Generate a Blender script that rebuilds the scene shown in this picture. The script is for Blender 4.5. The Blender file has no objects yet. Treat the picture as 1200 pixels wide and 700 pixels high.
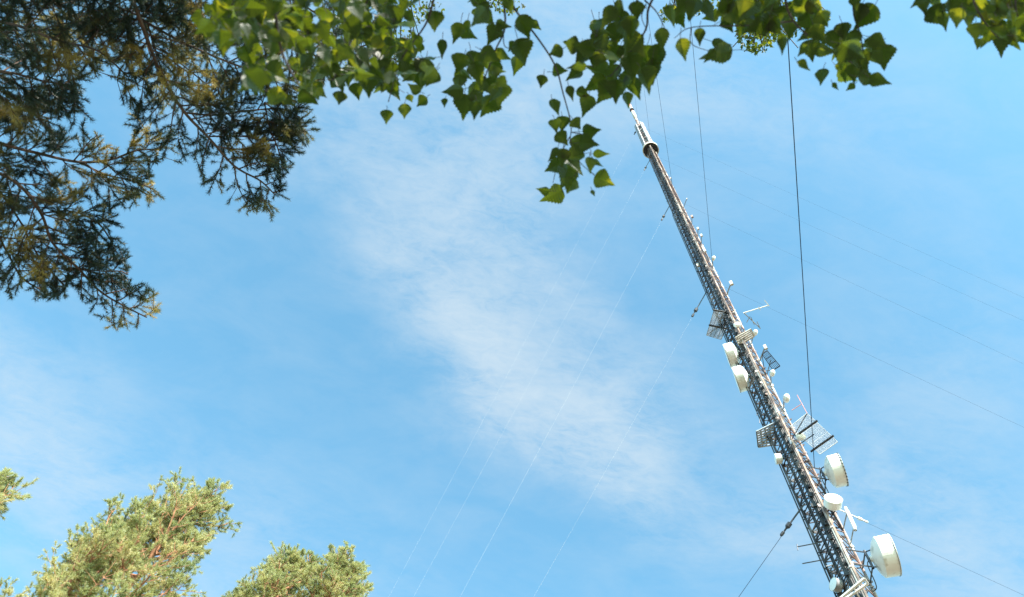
import bpy, math, random
import numpy as np
from mathutils import Vector
rng = np.random.default_rng(7); random.seed(7)
S = bpy.context.scene; COL = S.collection
PI = math.pi
EYE = np.array([0., 0., 1.65])
# ---------------------------------------------------------------- camera frame
F = 1000.0                                    # focal length in pixels of a 1200 px wide picture
def cv(x, y): return np.array([x-600., 350.-y, -F])
U = cv(678, -4); U /= np.linalg.norm(U)       # straight up, seen by the camera
A = np.array([0, 0, -1.]); YY = A-A.dot(U)*U; YY /= np.linalg.norm(YY); XX = np.cross(YY, U)
ROT = np.array([XX, YY, U])
def ray(x, y): d = ROT@cv(x, y); return d/np.linalg.norm(d)
def at(x, y, dist): return EYE+ray(x, y)*dist
def at_z(x, y, z): d = ray(x, y); return EYE+d*((z-EYE[2])/d[2])
def proj(P):
    c = (np.asarray(P)-EYE)@ROT
    w = np.where(c[..., 2] < -1e-3, -c[..., 2], np.nan)
    return np.stack([600+F*c[..., 0]/w, 350-F*c[..., 1]/w], -1)
def azv(deg): return np.array([math.sin(math.radians(deg)), math.cos(math.radians(deg)), 0.])
ZV = np.array([0, 0, 1.])
# ---------------------------------------------------------------- mesh collecting
def unit(v): return v/(np.linalg.norm(v, axis=-1, keepdims=True)+1e-9)
def catmull(pts, per=6):
    pts = np.asarray(pts, float); Q = np.vstack([2*pts[0]-pts[1], pts, 2*pts[-1]-pts[-2]]); out = []
    for i in range(1, len(Q)-2):
        for t in np.linspace(0, 1, per, endpoint=False):
            a, b_, c, d = Q[i-1], Q[i], Q[i+1], Q[i+2]
            out.append(.5*(2*b_+(c-a)*t+(2*a-5*b_+4*c-d)*t*t+(3*b_-a-3*c+d)*t**3))
    out.append(pts[-1]); return np.array(out)
class MB:
    def __init__(s): s.v = []; s.f = []; s.n = 0; s.uv = []
    def add(s, V, Fc):
        V = np.asarray(V, float).reshape(-1, 3); Fc = np.asarray(Fc, int)
        s.v.append(V); s.f.append(Fc+s.n); s.n += len(V)
    def box(s, c, ax, ay, az):                # half vectors
        c = np.asarray(c, float); V = [c+i*ax+j*ay+k*az for k in (-1, 1) for j in (-1, 1) for i in (-1, 1)]
        s.add(V, [(0, 2, 3, 1), (4, 5, 7, 6), (0, 1, 5, 4), (2, 6, 7, 3), (0, 4, 6, 2), (1, 3, 7, 5)])
    def bars(s, P, Q, r, n=4, r2=None, cap=False):       # many straight members at once
        P = np.asarray(P, float).reshape(-1, 3); Q = np.asarray(Q, float).reshape(-1, 3)
        D = Q-P; L = np.linalg.norm(D, axis=1, keepdims=True); D = D/np.maximum(L, 1e-9)
        up = np.where(np.abs(D[:, 2:3]) > .9, np.array([[1., 0, 0]]), np.array([[0, 0, 1.]]))
        X = np.cross(D, up); X /= np.linalg.norm(X, axis=1, keepdims=True); Y = np.cross(D, X)
        r = np.broadcast_to(np.asarray(r, float), (len(P),))[:, None]
        r2 = r if r2 is None else np.broadcast_to(np.asarray(r2, float), (len(P),))[:, None]
        ring = [(math.cos(2*PI*k/n+PI/n), math.sin(2*PI*k/n+PI/n)) for k in range(n)]
        V = np.stack([P+r*(c*X+t*Y) for c, t in ring]+[Q+r2*(c*X+t*Y) for c, t in ring], 1)
        f = np.array([(k, (k+1) % n, n+(k+1) % n, n+k) for k in range(n)])
        Fc = (f[None]+(np.arange(len(P))*2*n)[:, None, None]).reshape(-1, 4)
        s.add(V.reshape(-1, 3), Fc)
        if cap and n == 4:
            g = np.array([(3, 2, 1, 0), (4, 5, 6, 7)]); b = s.n-len(P)*8
            s.f.append((g[None]+(np.arange(len(P))*8)[:, None, None]).reshape(-1, 4)+b)
    def tube(s, pts, rad, n=6):
        pts = np.asarray(pts, float); m = len(pts); rad = np.broadcast_to(rad, (m,))
        T = np.gradient(pts, axis=0); T /= np.linalg.norm(T, axis=1, keepdims=True)+1e-9
        up = np.array([.13, .31, .94]) if abs(T[0] @ np.array([.13, .31, .94])) < .9 else np.array([1., 0, 0])
        X = np.cross(T, up); X /= np.linalg.norm(X, axis=1, keepdims=True)+1e-9; Y = np.cross(T, X)
        V = [pts[i]+rad[i]*(math.cos(2*PI*k/n)*X[i]+math.sin(2*PI*k/n)*Y[i]) for i in range(m) for k in range(n)]
        s.add(V, [(i*n+k, i*n+(k+1) % n, (i+1)*n+(k+1) % n, (i+1)*n+k) for i in range(m-1) for k in range(n)])
    def lathe(s, org, axis, prof, n=32):      # prof: (along, radius)
        axis = axis/np.linalg.norm(axis); up = ZV if abs(axis[2]) < .9 else np.array([1., 0, 0])
        X = np.cross(axis, up); X /= np.linalg.norm(X); Y = np.cross(axis, X); m = len(prof)
        V = [org+a*axis+r*(math.cos(2*PI*k/n)*X+math.sin(2*PI*k/n)*Y) for a, r in prof for k in range(n)]
        s.add(V, [(i*n+k, i*n+(k+1) % n, (i+1)*n+(k+1) % n, (i+1)*n+k) for i in range(m-1) for k in range(n)])
    def build(s, name, mat, parent=None, loc=None, smooth=False):
        V = np.concatenate(s.v); loc = V.mean(0)*0 if loc is None else np.asarray(loc, float)
        me = bpy.data.meshes.new(name); V = V-loc
        k = [a.shape[1] for a in s.f]; tot = sum(len(a) for a in s.f)
        me.vertices.add(len(V)); me.vertices.foreach_set('co', V.astype(np.float32).ravel())
        li = np.concatenate([a.ravel() for a in s.f]); me.loops.add(len(li)); me.loops.foreach_set('vertex_index', li.astype(np.int32))
        sz = np.concatenate([np.full(len(a), a.shape[1]) for a in s.f]); st = np.concatenate([[0], np.cumsum(sz)[:-1]])
        me.polygons.add(tot); me.polygons.foreach_set('loop_start', st.astype(np.int32)); me.polygons.foreach_set('loop_total', sz.astype(np.int32))
        me.polygons.foreach_set('use_smooth', np.full(tot, smooth)); me.update(calc_edges=True); me.validate()
        me.materials.append(mat)
        o = bpy.data.objects.new(name, me); COL.objects.link(o)
        if parent is not None:
            o.parent = parent; o.location = Vector(loc)-parent.location if np.any(loc) else -parent.location
        else: o.location = Vector(loc)
        return o
def tag(o, label=None, cat=None, group=None, kind=None):
    for k, v in (('label', label), ('category', cat), ('group', group), ('kind', kind)):
        if v: o[k] = v
    return o
def empty(name, loc, label, cat, group=None):
    o = bpy.data.objects.new(name, None); o.empty_display_size = .2; COL.objects.link(o); o.location = Vector(loc)
    return tag(o, label, cat, group)
# ---------------------------------------------------------------- materials
def newmat(name):
    m = bpy.data.materials.new(name); m.use_nodes = True; nt = m.node_tree
    return m, nt, nt.nodes['Principled BSDF'], nt.nodes, nt.links
def noise(N, L, scale, detail=4, obj=True):
    tc = N.new('ShaderNodeTexCoord'); n = N.new('ShaderNodeTexNoise'); n.inputs['Scale'].default_value = scale
    n.inputs['Detail'].default_value = detail; L.new(tc.outputs['Object'], n.inputs['Vector']); return n
def ramp(N, L, src, stops):
    r = N.new('ShaderNodeValToRGB'); e = r.color_ramp.elements
    while len(e) < len(stops): e.new(.5)
    for i, (p, c) in enumerate(stops): e[i].position = p; e[i].color = (*c, 1)
    L.new(src, r.inputs['Fac']); return r
def mottled(name, c1, c2, scale=3, rough=.6, metal=0, c3=None, lo=.35, hi=.65):
    m, nt, b, N, L = newmat(name); n = noise(N, L, scale, 6)
    r = ramp(N, L, n.outputs['Fac'], [(lo, c1), (hi, c2)] if c3 is None else [(lo, c1), ((lo+hi)/2, c2), (hi, c3)])
    L.new(r.outputs['Color'], b.inputs['Base Color']); b.inputs['Roughness'].default_value = rough; b.inputs['Metallic'].default_value = metal
    return m
M_WHITE = mottled('white_paint', (.8, .79, .77), (.88, .88, .87), 1.5, .4)
M_RADOME = mottled('radome', (.5, .47, .42), (.84, .83, .81), 2.6, .5, 0, None, .24, .46)
M_GALV = mottled('galvanised', (.22, .23, .25), (.4, .4, .41), 2.5, .45, .3)
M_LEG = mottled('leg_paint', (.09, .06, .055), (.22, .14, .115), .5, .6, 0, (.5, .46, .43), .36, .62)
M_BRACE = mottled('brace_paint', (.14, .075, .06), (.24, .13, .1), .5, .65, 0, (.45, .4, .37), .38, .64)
M_BRACED = mottled('shaded_brace_paint', (.035, .03, .035), (.09, .075, .075), .4, .7, 0, (.3, .28, .28), .42, .68)  # shade of the left and far faces, put into the bracing colour
M_LEGD = mottled('shaded_leg_paint', (.03, .028, .035), (.07, .06, .06), .4, .6, 0, (.2, .18, .18), .42, .66)  # left leg darkened in its colour to stand for shade
M_DARK = mottled('black_cable', (.012, .012, .014), (.04, .038, .036), 2, .55)
M_STEEL = mottled('dark_steel', (.035, .04, .055), (.08, .085, .1), 2, .5, .2)
M_BEIGE = mottled('beige_grating', (.45, .41, .35), (.6, .57, .5), 2, .6)
M_GRATE = mottled('light_grating', (.72, .73, .73), (.84, .84, .83), 2, .5)
M_MESH = mottled('blue_grey_mesh', (.26, .31, .37), (.42, .47, .52), 2, .5)
M_RED = mottled('red_paint', (.5, .16, .11), (.6, .24, .18), 2, .5)
M_WIRE = mottled('steel_wire', (.02, .03, .06), (.04, .05, .08), .1, .9, 0); M_WIRE.node_tree.nodes['Principled BSDF'].inputs['Specular IOR Level'].default_value = .1
M_WIREL = mottled('sunlit_wire', (.42, .42, .42), (.5, .5, .5), .1, .6, 0)  # paler wire colour standing for sun on the left guys
def bark(name, c1, c2, scale, stretch=(1, 1, .25)):
    m, nt, b, N, L = newmat(name); tc = N.new('ShaderNodeTexCoord'); mp = N.new('ShaderNodeMapping'); mp.inputs['Scale'].default_value = stretch
    n = N.new('ShaderNodeTexNoise'); n.inputs['Scale'].default_value = scale; n.inputs['Detail'].default_value = 7
    L.new(tc.outputs['Object'], mp.inputs['Vector']); L.new(mp.outputs['Vector'], n.inputs['Vector'])
    r = ramp(N, L, n.outputs['Fac'], [(.35, c1), (.65, c2)]); L.new(r.outputs['Color'], b.inputs['Base Color'])
    bp = N.new('ShaderNodeBump'); bp.inputs['Strength'].default_value = .6; bp.inputs['Distance'].default_value = .02
    L.new(n.outputs['Fac'], bp.inputs['Height']); L.new(bp.outputs['Normal'], b.inputs['Normal']); b.inputs['Roughness'].default_value = .85
    return m
M_PBARK = bark('pine_bark', (.2, .085, .045), (.42, .2, .11), 9)
M_PTWIG = bark('pine_twig', (.03, .02, .016), (.1, .055, .038), 12)
M_BBARK = bark('birch_bark', (.08, .07, .06), (.7, .68, .64), 6, (1, 1, 2.5))
M_BTWIG = bark('birch_twig', (.025, .02, .02), (.07, .05, .045), 20)
def leafmat(name, stops, scale, trans, tcol, rough=.5, spec=.4, mixf=.5):
    """thin leaf: gloss and diffuse on the lit face, light coming through to the other"""
    m, nt, b, N, L = newmat(name); n = noise(N, L, scale, 3)
    r = ramp(N, L, n.outputs['Fac'], stops); L.new(r.outputs['Color'], b.inputs['Base Color'])
    b.inputs['Roughness'].default_value = rough; b.inputs['Specular IOR Level'].default_value = spec
    t = N.new('ShaderNodeBsdfTranslucent'); mul = N.new('ShaderNodeMix'); mul.data_type = 'RGBA'; mul.blend_type = 'MULTIPLY'
    mul.inputs[0].default_value = 1; L.new(r.outputs['Color'], mul.inputs[6]); mul.inputs[7].default_value = (*tcol, 1)
    L.new(mul.outputs[2], t.inputs['Color']); mx = N.new('ShaderNodeMixShader'); mx.inputs[0].default_value = trans
    L.new(b.outputs[0], mx.inputs[1]); L.new(t.outputs[0], mx.inputs[2]); L.new(mx.outputs[0], N['Material Output'].inputs['Surface'])
    return m
M_LEAF = leafmat('birch_leaf', [(.3, (.009, .014, .003)), (.55, (.018, .025, .004)), (.72, (.075, .07, .014))], 9, .47, (4.9, 4.7, .8), .5, .6)
M_NEAR = leafmat('pine_needle', [(.32, (.014, .03, .026)), (.5, (.03, .046, .026)), (.57, (.1, .095, .034)), (.66, (.38, .28, .08))], 2.0, .25, (1.4, 1.4, .8), .45, .4)  # gold stops paint in sunlit patches, bluish dark ones the sky light
M_FAR = leafmat('pine_needle_sunlit', [(.3, (.22, .26, .13)), (.5, (.36, .37, .18)), (.7, (.52, .46, .26))], 1.1, .35, (1.5, 1.45, .95), .45, .4)  # lit copy of the needle colour, sunshine painted in as paleness
# ---------------------------------------------------------------- ground
def ground():
    n = 120; g = np.linspace(-1, 1, n); g = np.sign(g)*np.abs(g)**3*1500
    X, Y = np.meshgrid(g, g); r = np.hypot(X, Y)
    Z = np.where(r > 25, np.sin(X*.011)*np.cos(Y*.013)*1.4*np.clip((r-25)/100, 0, 1), 0)-.0
    V = np.stack([X, Y, Z], -1).reshape(-1, 3)
    f = [(j*n+i, j*n+i+1, (j+1)*n+i+1, (j+1)*n+i) for j in range(n-1) for i in range(n-1)]
    m = mottled('forest_floor', (.09, .075, .04), (.24, .18, .11), .7, .9)
    b = MB(); b.add(V, f); tag(b.build('ground', m), kind='structure')
ground()
# ---------------------------------------------------------------- the lattice mast
MX, MY = 17.725, 21.675
MAX_ = np.array([MX, MY, 0.])
VA = math.degrees(math.atan2(MX, MY))                       # bearing from the camera
ER, EC = azv(VA+90), azv(VA+180)                            # to the picture's right, towards the camera
LEGAZ = (327, 207, 87); RM = .86
def axis_h(x, y):                                           # height on the mast axis seen at this pixel
    d = ray(x, y); n = azv(VA); return EYE[2]+d[2]*28.0/(d@n)
def atm(x, y, off=0.):                                      # point in the vertical plane through the axis (off: nearer the camera)
    d = ray(x, y); n = azv(VA); return EYE+d*((28.0-off)/(d@n))
H_RING = axis_h(766, 175); H_LAT = H_RING+1
mast = empty('radio_mast', (MX, MY, 0), 'tall guyed lattice radio mast with rusty red and white paint leaning across the sky', 'radio mast')
for a in LEGAZ:
    c = MAX_+azv(a)*RM; b = MB(); zs = np.arange(0, H_LAT, 6.0)
    b.bars([c], [c+ZV*H_LAT], .07, 8)
    zz = np.arange(1.5, H_LAT, 3.0); b.bars([c+ZV*(z-.05) for z in zz], [c+ZV*(z+.05) for z in zz], .125, 8)
    for z in np.arange(.8, H_LAT, 1.6):
        o_ = azv(a+rng.choice([60, -60, 180])); b.box(c+ZV*(z+rng.random()*.5)+o_*.1, o_*(.05+.05*rng.random()), azv(a+90)*.02, ZV*(.05+.08*rng.random()))
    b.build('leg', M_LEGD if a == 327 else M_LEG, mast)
P = []; Q = []; bay = .8; nb = int(H_LAT/bay); KK = []
for i, k, z, bay in [(i, k, i*.8, .8) for i in range(int(H_LAT/.8)) for k in (0, 2)]+[(i, 1, i*1.25, 1.25) for i in range(int(H_LAT/1.25))]:
    if True:
        c1 = MAX_+azv(LEGAZ[k])*RM; c2 = MAX_+azv(LEGAZ[(k+1) % 3])*RM
        P.append(c1+ZV*z); Q.append(c2+ZV*z); KK += [k, k]
        if i % 2: c1, c2 = c2, c1
        P.append(c1+ZV*z); Q.append(c2+ZV*(z+bay))
P = np.array(P); Q = np.array(Q); KK = np.array(KK)
for k in range(3):
    b = MB(); b.bars(P[KK == k], Q[KK == k], .032, 4)
    if k == 2:
        for i in range(0, nb, 3):
            m = [MAX_+(azv(LEGAZ[q])+azv(LEGAZ[(q+1) % 3]))*RM*.5 for q in range(3)]
            for q in range(3): b.bars([m[q]+ZV*(i*.8+.02)], [m[(q+1) % 3]+ZV*(i*.8+.02)], .02, 4)
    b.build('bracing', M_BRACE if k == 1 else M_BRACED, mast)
b = MB(); base = MAX_+azv(207)*RM*.6+azv(VA+90)*-.06         # feeder cables beside the near leg
for k in range(7):
    o = base+azv(117)*((k % 4)-2.2)*.085+azv(27)*(k//4)*.09
    b.bars([o], [o+ZV*(H_LAT-3)], .056, 6)
for z in np.arange(2, H_LAT, .9): b.box(base+ZV*(z+rng.random()*.5)+azv(129)*rng.normal()*.1+azv(219)*.1, azv(117)*(.05+.09*rng.random()), azv(27)*.05, ZV*(.05+.14*rng.random()))
for z in np.arange(1, H_LAT, 1.6): b.box(base+ZV*z-azv(117)*.05, azv(117)*.22, azv(27)*.05, ZV*.03)
b.build('cable_bundle', M_DARK, mast)
b = MB(); base = MAX_+azv(300)*.42
for k in range(4): o = base+azv(20)*(k-1.5)*.08; b.bars([o], [o+ZV*H_LAT*.93], .045, 6)
b.build('cable_bundle', M_DARK, mast)
b = MB(); c = MAX_+azv(317)*(RM+.1)                         # conduit on the outside of the left leg
b.bars([c], [c+ZV*H_LAT*.7], .04, 6)
b.build('conduit', M_DARK, mast)
b = MB(); base = MAX_+azv(60)*.25; s1 = base+azv(130)*.2; s2 = base-azv(130)*.2
b.bars([s1, s2], [s1+ZV*H_LAT, s2+ZV*H_LAT], .025, 4); zz = np.arange(.3, H_LAT, .4)
b.bars([s1+ZV*z for z in zz], [s2+ZV*z for z in zz], .012, 4); b.build('ladder', M_GALV, mast)
# added strip, paler paint standing for the sunlit side of the near leg
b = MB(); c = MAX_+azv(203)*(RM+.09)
b.box(c+ZV*H_LAT/2, azv(117)*.045, azv(207)*.02, ZV*H_LAT/2); b.build('lit_leg_strip', mottled('lit_strip_paint', (.08, .055, .045), (.3, .2, .15), .7, .6, 0, (.5, .4, .34), .36, .66), mast)
# top works
b = MB(); R1 = 1.38
b.lathe(MAX_+ZV*H_RING, ZV, [(0, R1-.1), (0, R1), (1.0, R1), (1.0, R1-.1), (.02, R1-.1)], 36); b.build('ring_shroud', M_BEIGE, mast)
b = MB(); b.lathe(MAX_+ZV*(H_RING+.75), ZV, [(0, .5), (0, R1-.12), (.08, R1-.12), (.08, .5), (0, .5)], 30)
for k in range(12): b.bars([MAX_+ZV*(H_RING+.6)], [MAX_+azv(30*k)*(R1-.12)+ZV*(H_RING+.6)], .05, 4)
b.build('ring_deck', M_STEEL, mast)
ztop = axis_h(742, 121); zp1 = axis_h(754, 146); zp0 = H_RING+2.2; zq = axis_h(749, 137)
b = MB(); b.bars([MAX_+ZV*(H_LAT-.5)], [MAX_+ZV*zq], .45, 8, .28); b.build('spine_tube', M_BRACE, mast)
n = 5; hh = (zp1-zp0)/n; M_PAN = mottled('panel_grey', (.16, .16, .17), (.32, .31, .31), .6, .5)
for i in range(n):
    zc = zp0+hh*(i+.5)
    for a in (87, 177, 267, 357):
        b = MB(); c = MAX_+azv(a)*(.85)+ZV*zc; b.box(c, azv(a+90)*.36, azv(a)*.14, ZV*hh*.45)
        for u in (-.28, .28): b.bars([MAX_+azv(a)*.3+ZV*(zc+hh*u)], [c+ZV*hh*u], .04)
        b.build('antenna_panel', M_PAN, mast)
b = MB(); b.bars([MAX_+ZV*zq], [MAX_+ZV*(ztop-1)], .16, 8, .12); b.build('top_pole', M_RED, mast)
b = MB(); za = axis_h(748.5, 136); zb = axis_h(745.3, 129.5)
b.lathe(MAX_+ZV*za, ZV, [(0, .05), (.3, .38), (zb-za-.4, .4), (zb-za, .1)], 20); b.build('radome_pod', M_BEIGE, mast, smooth=True)
b = MB(); za = axis_h(744.4, 127.5); b.lathe(MAX_+ZV*za, ZV, [(0, .1), (.1, .5), (.5, .5), (.6, .1)], 16); b.build('top_collar', M_STEEL, mast)
b = MB(); za = axis_h(743.8, 126.5); b.lathe(MAX_+ZV*za, ZV, [(0, .05), (.05, .36), ((ztop-za)*.5, .36)], 20); b.build('top_radome', M_BEIGE, mast)
b = MB(); b.lathe(MAX_+ZV*(za+(ztop-za)*.5), ZV, [(0, .37), ((ztop-za)*.48, .37), ((ztop-za)*.5, .05)], 20); b.build('top_cap', M_RED, mast)
b = MB(); b.lathe(MAX_, ZV, [(0, .0), (0, 1.8), (.5, 1.8), (.5, 0)], 8); b.build('concrete_base', mottled('concrete', (.3, .3, .28), (.42, .41, .39), 3, .8), mast)
# small fittings bolted to the mast
# ---------------------------------------------------------------- guy wires with insulators
LV = [38.8+1.65, 76.5, 110.5, 143.0, 178.0]
side_n = {327: 'far left', 87: 'right', 207: 'near'}
lvl_n = ['lowest', 'second lowest', 'middle', 'second highest', 'highest']
what = {327: 'steel guy wire running down left from the mast', 87: 'thin guy wire fanning out to the right of the mast', 207: 'dark guy wire passing overhead from the mast'}
RAD = {327: 66, 207: 116, 87: 108}
for a in LEGAZ:
    for i, h in enumerate(LV):
        rr = RAD[a]*(1.0 if i < 3 else 1.1)
        p0 = MAX_+azv(a)*(RM+.05 if i < 4 else .45)+ZV*(h+(0.6 if a == 87 else 2.0 if a == 207 else 0)); p1 = MAX_+azv(a+(.6 if i > 2 else 0)+(-2 if a == 207 else 0))*rr
        if (a == 207 and i < 3) or (a == 327 and i == 0):                              # these three are aimed down to their own anchors
            u0, u1 = [((954.5, 549), (922, 60)), ((835, 312), (812, 60)), ((788, 218), (770, 95))][i] if a == 207 else ((943, 590), (862, 700))
            p0 = atm(*u0, .8 if a == 207 else 0); nn = np.cross(ray(*u0), ray(*u1)); best = None
            for da in np.arange(-15, 15, .02):
                q = MAX_+azv(a+da)*(66 if a == 327 else 95 if i == 0 else 116); e_ = abs((q-EYE)@nn/np.linalg.norm(nn)/np.linalg.norm(q-EYE))
                if best is None or e_ < best[0]: best = (e_, q)
            p1 = best[1]; p0 = p0*1.
        t = np.linspace(0, 1, 60)[:, None]; L = p0+(p1-p0)*t; sag = rr*(.012 if a != 207 else .003)*(1+i*.25); L[:, 2] -= (4*sag*t*(1-t))[:, 0]
        g = empty('guy_wire', p0, f'{what[a]}, {lvl_n[i]} of its fan', 'guy wire', 'guy wires of the mast')
        wr = {207: (.018, .015, .017, .015, .014)[i], 327: (.013, .0032, .0034, .003, .0027)[i], 87: .006}[a]
        b = MB(); d = (p1-p0)/np.linalg.norm(p1-p0)
        b.tube(L, wr, 5); b.build('cable', M_WIREL if a == 327 and i else M_WIRE, g)
        if a == 327 or (a == 87 and i == 0):
            b = MB(); q = L[0]+(d*1.3 if i == 0 else d*2.2)
            sc = (.8 if i == 0 else 1.0)*(.6 if a == 87 else 1)
            b.lathe(q, d, [(0, .03), (.05*sc, .16*sc), (.35*sc, .17*sc), (.5*sc, .05), (.75*sc, .04), (.8*sc, .11*sc), (1.05*sc, .11*sc), (1.15*sc, .02)], 12)
            b.bars([p0], [q], .05 if a == 327 else .03, 5); b.build('insulator', M_STEEL if a == 327 else M_WHITE, g)
        b = MB(); b.box(p1+ZV*.15, azv(a)*.7, azv(a+90)*.7, ZV*.35); b.build('anchor_block', M_GALV, g)
# ---------------------------------------------------------------- dishes on the mast
def ease(p0, p1, off): return None
def drum_dish(px, py, off, az, diam, depth, label, hub=None, tilt=0, mat=None, leg=None):
    c = atm(px, py, off); ax = azv(az)*math.cos(tilt)+ZV*math.sin(tilt); r = diam/2
    g = empty('drum_dish', c, label, 'dish antenna', 'microwave dishes on the mast')
    b = MB(); b.lathe(c, ax, [(-depth*.42, r*.985), (depth*.5, r), (depth*.52, r*1.015), (depth*.56, r*1.015), (depth*.56, r*.97)], 44)
    b.build('shroud', mat or M_RADOME, g, smooth=False)
    b = MB(); b.lathe(c, ax, [(depth*.55, r*.975), (depth*.6, r*.6), (depth*.62, 0.01)], 44); b.build('radome', M_WHITE, g, smooth=True)
    b = MB(); b.lathe(c, ax, [(-depth*.42, r*.985), (-depth*.62, r*.8), (-depth*.85, r*.42), (-depth*.92, r*.16), (-depth*1.05, r*.16), (-depth*1.05, .01)], 44); b.build('reflector', M_RADOME, g, smooth=True)
    if diam > 1.5:
        big = px == 980
        b = MB(); X = unit(np.cross(ax, ZV)); Y = np.cross(ax, X)
        for k in range(30 if big else 0):
            rd = X*math.cos(k*PI/15)+Y*math.sin(k*PI/15); tn = np.cross(ax, rd); b.box(c+ax*depth*.5+rd*r*1.02, ax*.05, tn*.012, rd*.012)
        hp = [c+ax*depth*.5+(X*math.cos(t)+Y*math.sin(t))*r*1.02 for t in np.linspace(0, 2*PI, 41)]; b.tube(hp, .012, 4)
        b.build('rim_clamps', M_STEEL, g)
        b = MB(); hb = c-ax*depth*1.0; q = MAX_+azv(leg)*RM*.8; q[2] = c[2]-1.2; b.tube(catmull([hb-ZV*.02, hb-ax*.25-ZV*.35, (hb+q)/2-ZV*.75, q], 5), .025, 5); b.build('feed_cable', M_DARK, g)
    b = MB(); la = MAX_+azv(leg if leg is not None else az)*RM; la[2] = c[2]; hb = c-ax*depth*1.05
    m = la+(hb-la)*.0
    up = ZV*.55*diam/1.9
    pole = c-ax*(depth*1.05+.06); b.bars([pole-up*1.2], [pole+up*1.2], .06, 8)
    for s in (-1, 1):
        for lg in LEGAZ:
            q = MAX_+azv(lg)*RM; q[2] = c[2]+s*up[2]
            if np.linalg.norm(q-pole) < 1.9*1 or lg == leg: b.bars([pole+up*s], [q], .035, 5)
        b.bars([pole+up*s], [c-ax*depth*.5+np.cross(ax, ZV)*s*r*.6], .03, 5)
    b.build('mount', M_STEEL, g)
    return g
drum_dish(980, 552, .1, 120, 1.75, .62, 'large white drum dish right of the mast, just under the dark beamed mesh shield', leg=87)
drum_dish(1038, 652, .1, 118, 1.85, .66, 'largest white drum dish at the lower right of the mast, lowest of all', leg=87)
drum_dish(857, 416, .2, 303, 1.85, .62, 'upper of two white drum dishes stacked left of the mast', leg=327)
drum_dish(868, 444, .2, 303, 1.85, .62, 'lower of two white drum dishes stacked left of the mast', leg=327)
drum_dish(912, 538, .2, 290, .62, .3, 'tiny white drum dish alone on the left of the mast below the slatted shield', leg=327)
drum_dish(976, 589, 1.1, 192, .86, .42, 'small round white dish facing down towards us beside the near leg', leg=207)
drum_dish(980, 686, .2, 262, .62, .3, 'small grey dish at the bottom left edge of the mast', mat=M_GALV, leg=327)
# small white radomes
def ball_dish(px, py, off, r, label, az):
    c = atm(px, py, off); g = empty('small_dish', c, label, 'dish antenna', 'small white dishes on the mast'); ax = azv(az); r *= .82
    b = MB(); b.lathe(c, ax, [(-r*.6, .02), (-r*.55, r*.7), (-r*.1, r), (r*.35, r*.97), (r*.6, r*.6), (r*.7, .01)], 24); b.build('radome', M_WHITE, g, smooth=True)
    la = min((MAX_+azv(l)*RM for l in LEGAZ), key=lambda q: np.hypot(*(q-c)[:2])); la = la.copy(); la[2] = c[2]
    b = MB(); b.bars([c-ax*r*.5], [la], .04, 6); b.bars([la-ZV*.4-ax*.0], [la+ZV*.4], .1, 6); b.build('bracket', M_GALV, g)
ball_dish(864, 381, 1.0, .36, 'small white radome on the near leg under the left mesh shield', 207)
ball_dish(921.5, 467, .1, .36, 'round white radome on the right leg above the mesh shield', 100)
ball_dish(938, 512, .9, .36, 'white radome tucked behind the end of the upper dark beam', 190)
ball_dish(905, 437.5, .2, .3, 'white radome just below the slatted shield on the right leg', 90)
ball_dish(885, 390, .2, .3, 'white radome at the right end of the beige slatted shield', 90)
ball_dish(836, 303, .3, .32, 'white box like dish on the right leg where the second overhead guy ends', 87)
# small box fittings on the upper right leg
for i, (x, y, s, lb) in enumerate([(786, 209, .45, 'small pale unit high on the mast just under the ring'), (805, 233, .3, 'small pale arm fitting alone on the upper right edge'),
        (811, 254, .6, 'pinkish box on the right edge, upper of three close together'), (818, 268, .5, 'pale box on the right edge, middle of three close together'),
        (822, 276, .5, 'pale box on the right edge, lowest of three close together'), (825, 292, .5, 'long pale cabinet lying along the upper face of the mast'),
        (857, 332, .45, 'small pale bullet fitting pointing right above the first yagi'), (897, 407, .35, 'pale bracket box beside the hanging rods on the right leg'),
        (797, 250, .35, 'pale clamp on the left edge below the upper left insulator'), (818, 311, .4, 'pale clamp on the left edge above the second left insulator')]):
    c = atm(x, y, .3 if i != 5 else .8); g = empty('antenna_unit', c, lb, 'antenna unit', 'small units on the mast')
    b = MB(); s *= .5 if y < 300 else .68; b.box(c, ER*s*.42, EC*s*.3, ZV*s*(1.4 if i != 5 else 4)); b.box(c+ER*s*.3, ER*s*.1, EC*s*.34, ZV*s*.5); b.build('housing', M_BEIGE if i != 2 else M_BRACE, g)
    side = 1 if i not in (8, 9) else -1
    la = MAX_+azv(87 if side > 0 else 327)*RM; la[2] = c[2]
    b = MB(); b.bars([c, c+ZV*s*.5], [la, la+ZV*s*.5], .035, 5); b.build('bracket', M_GALV, g)
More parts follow.
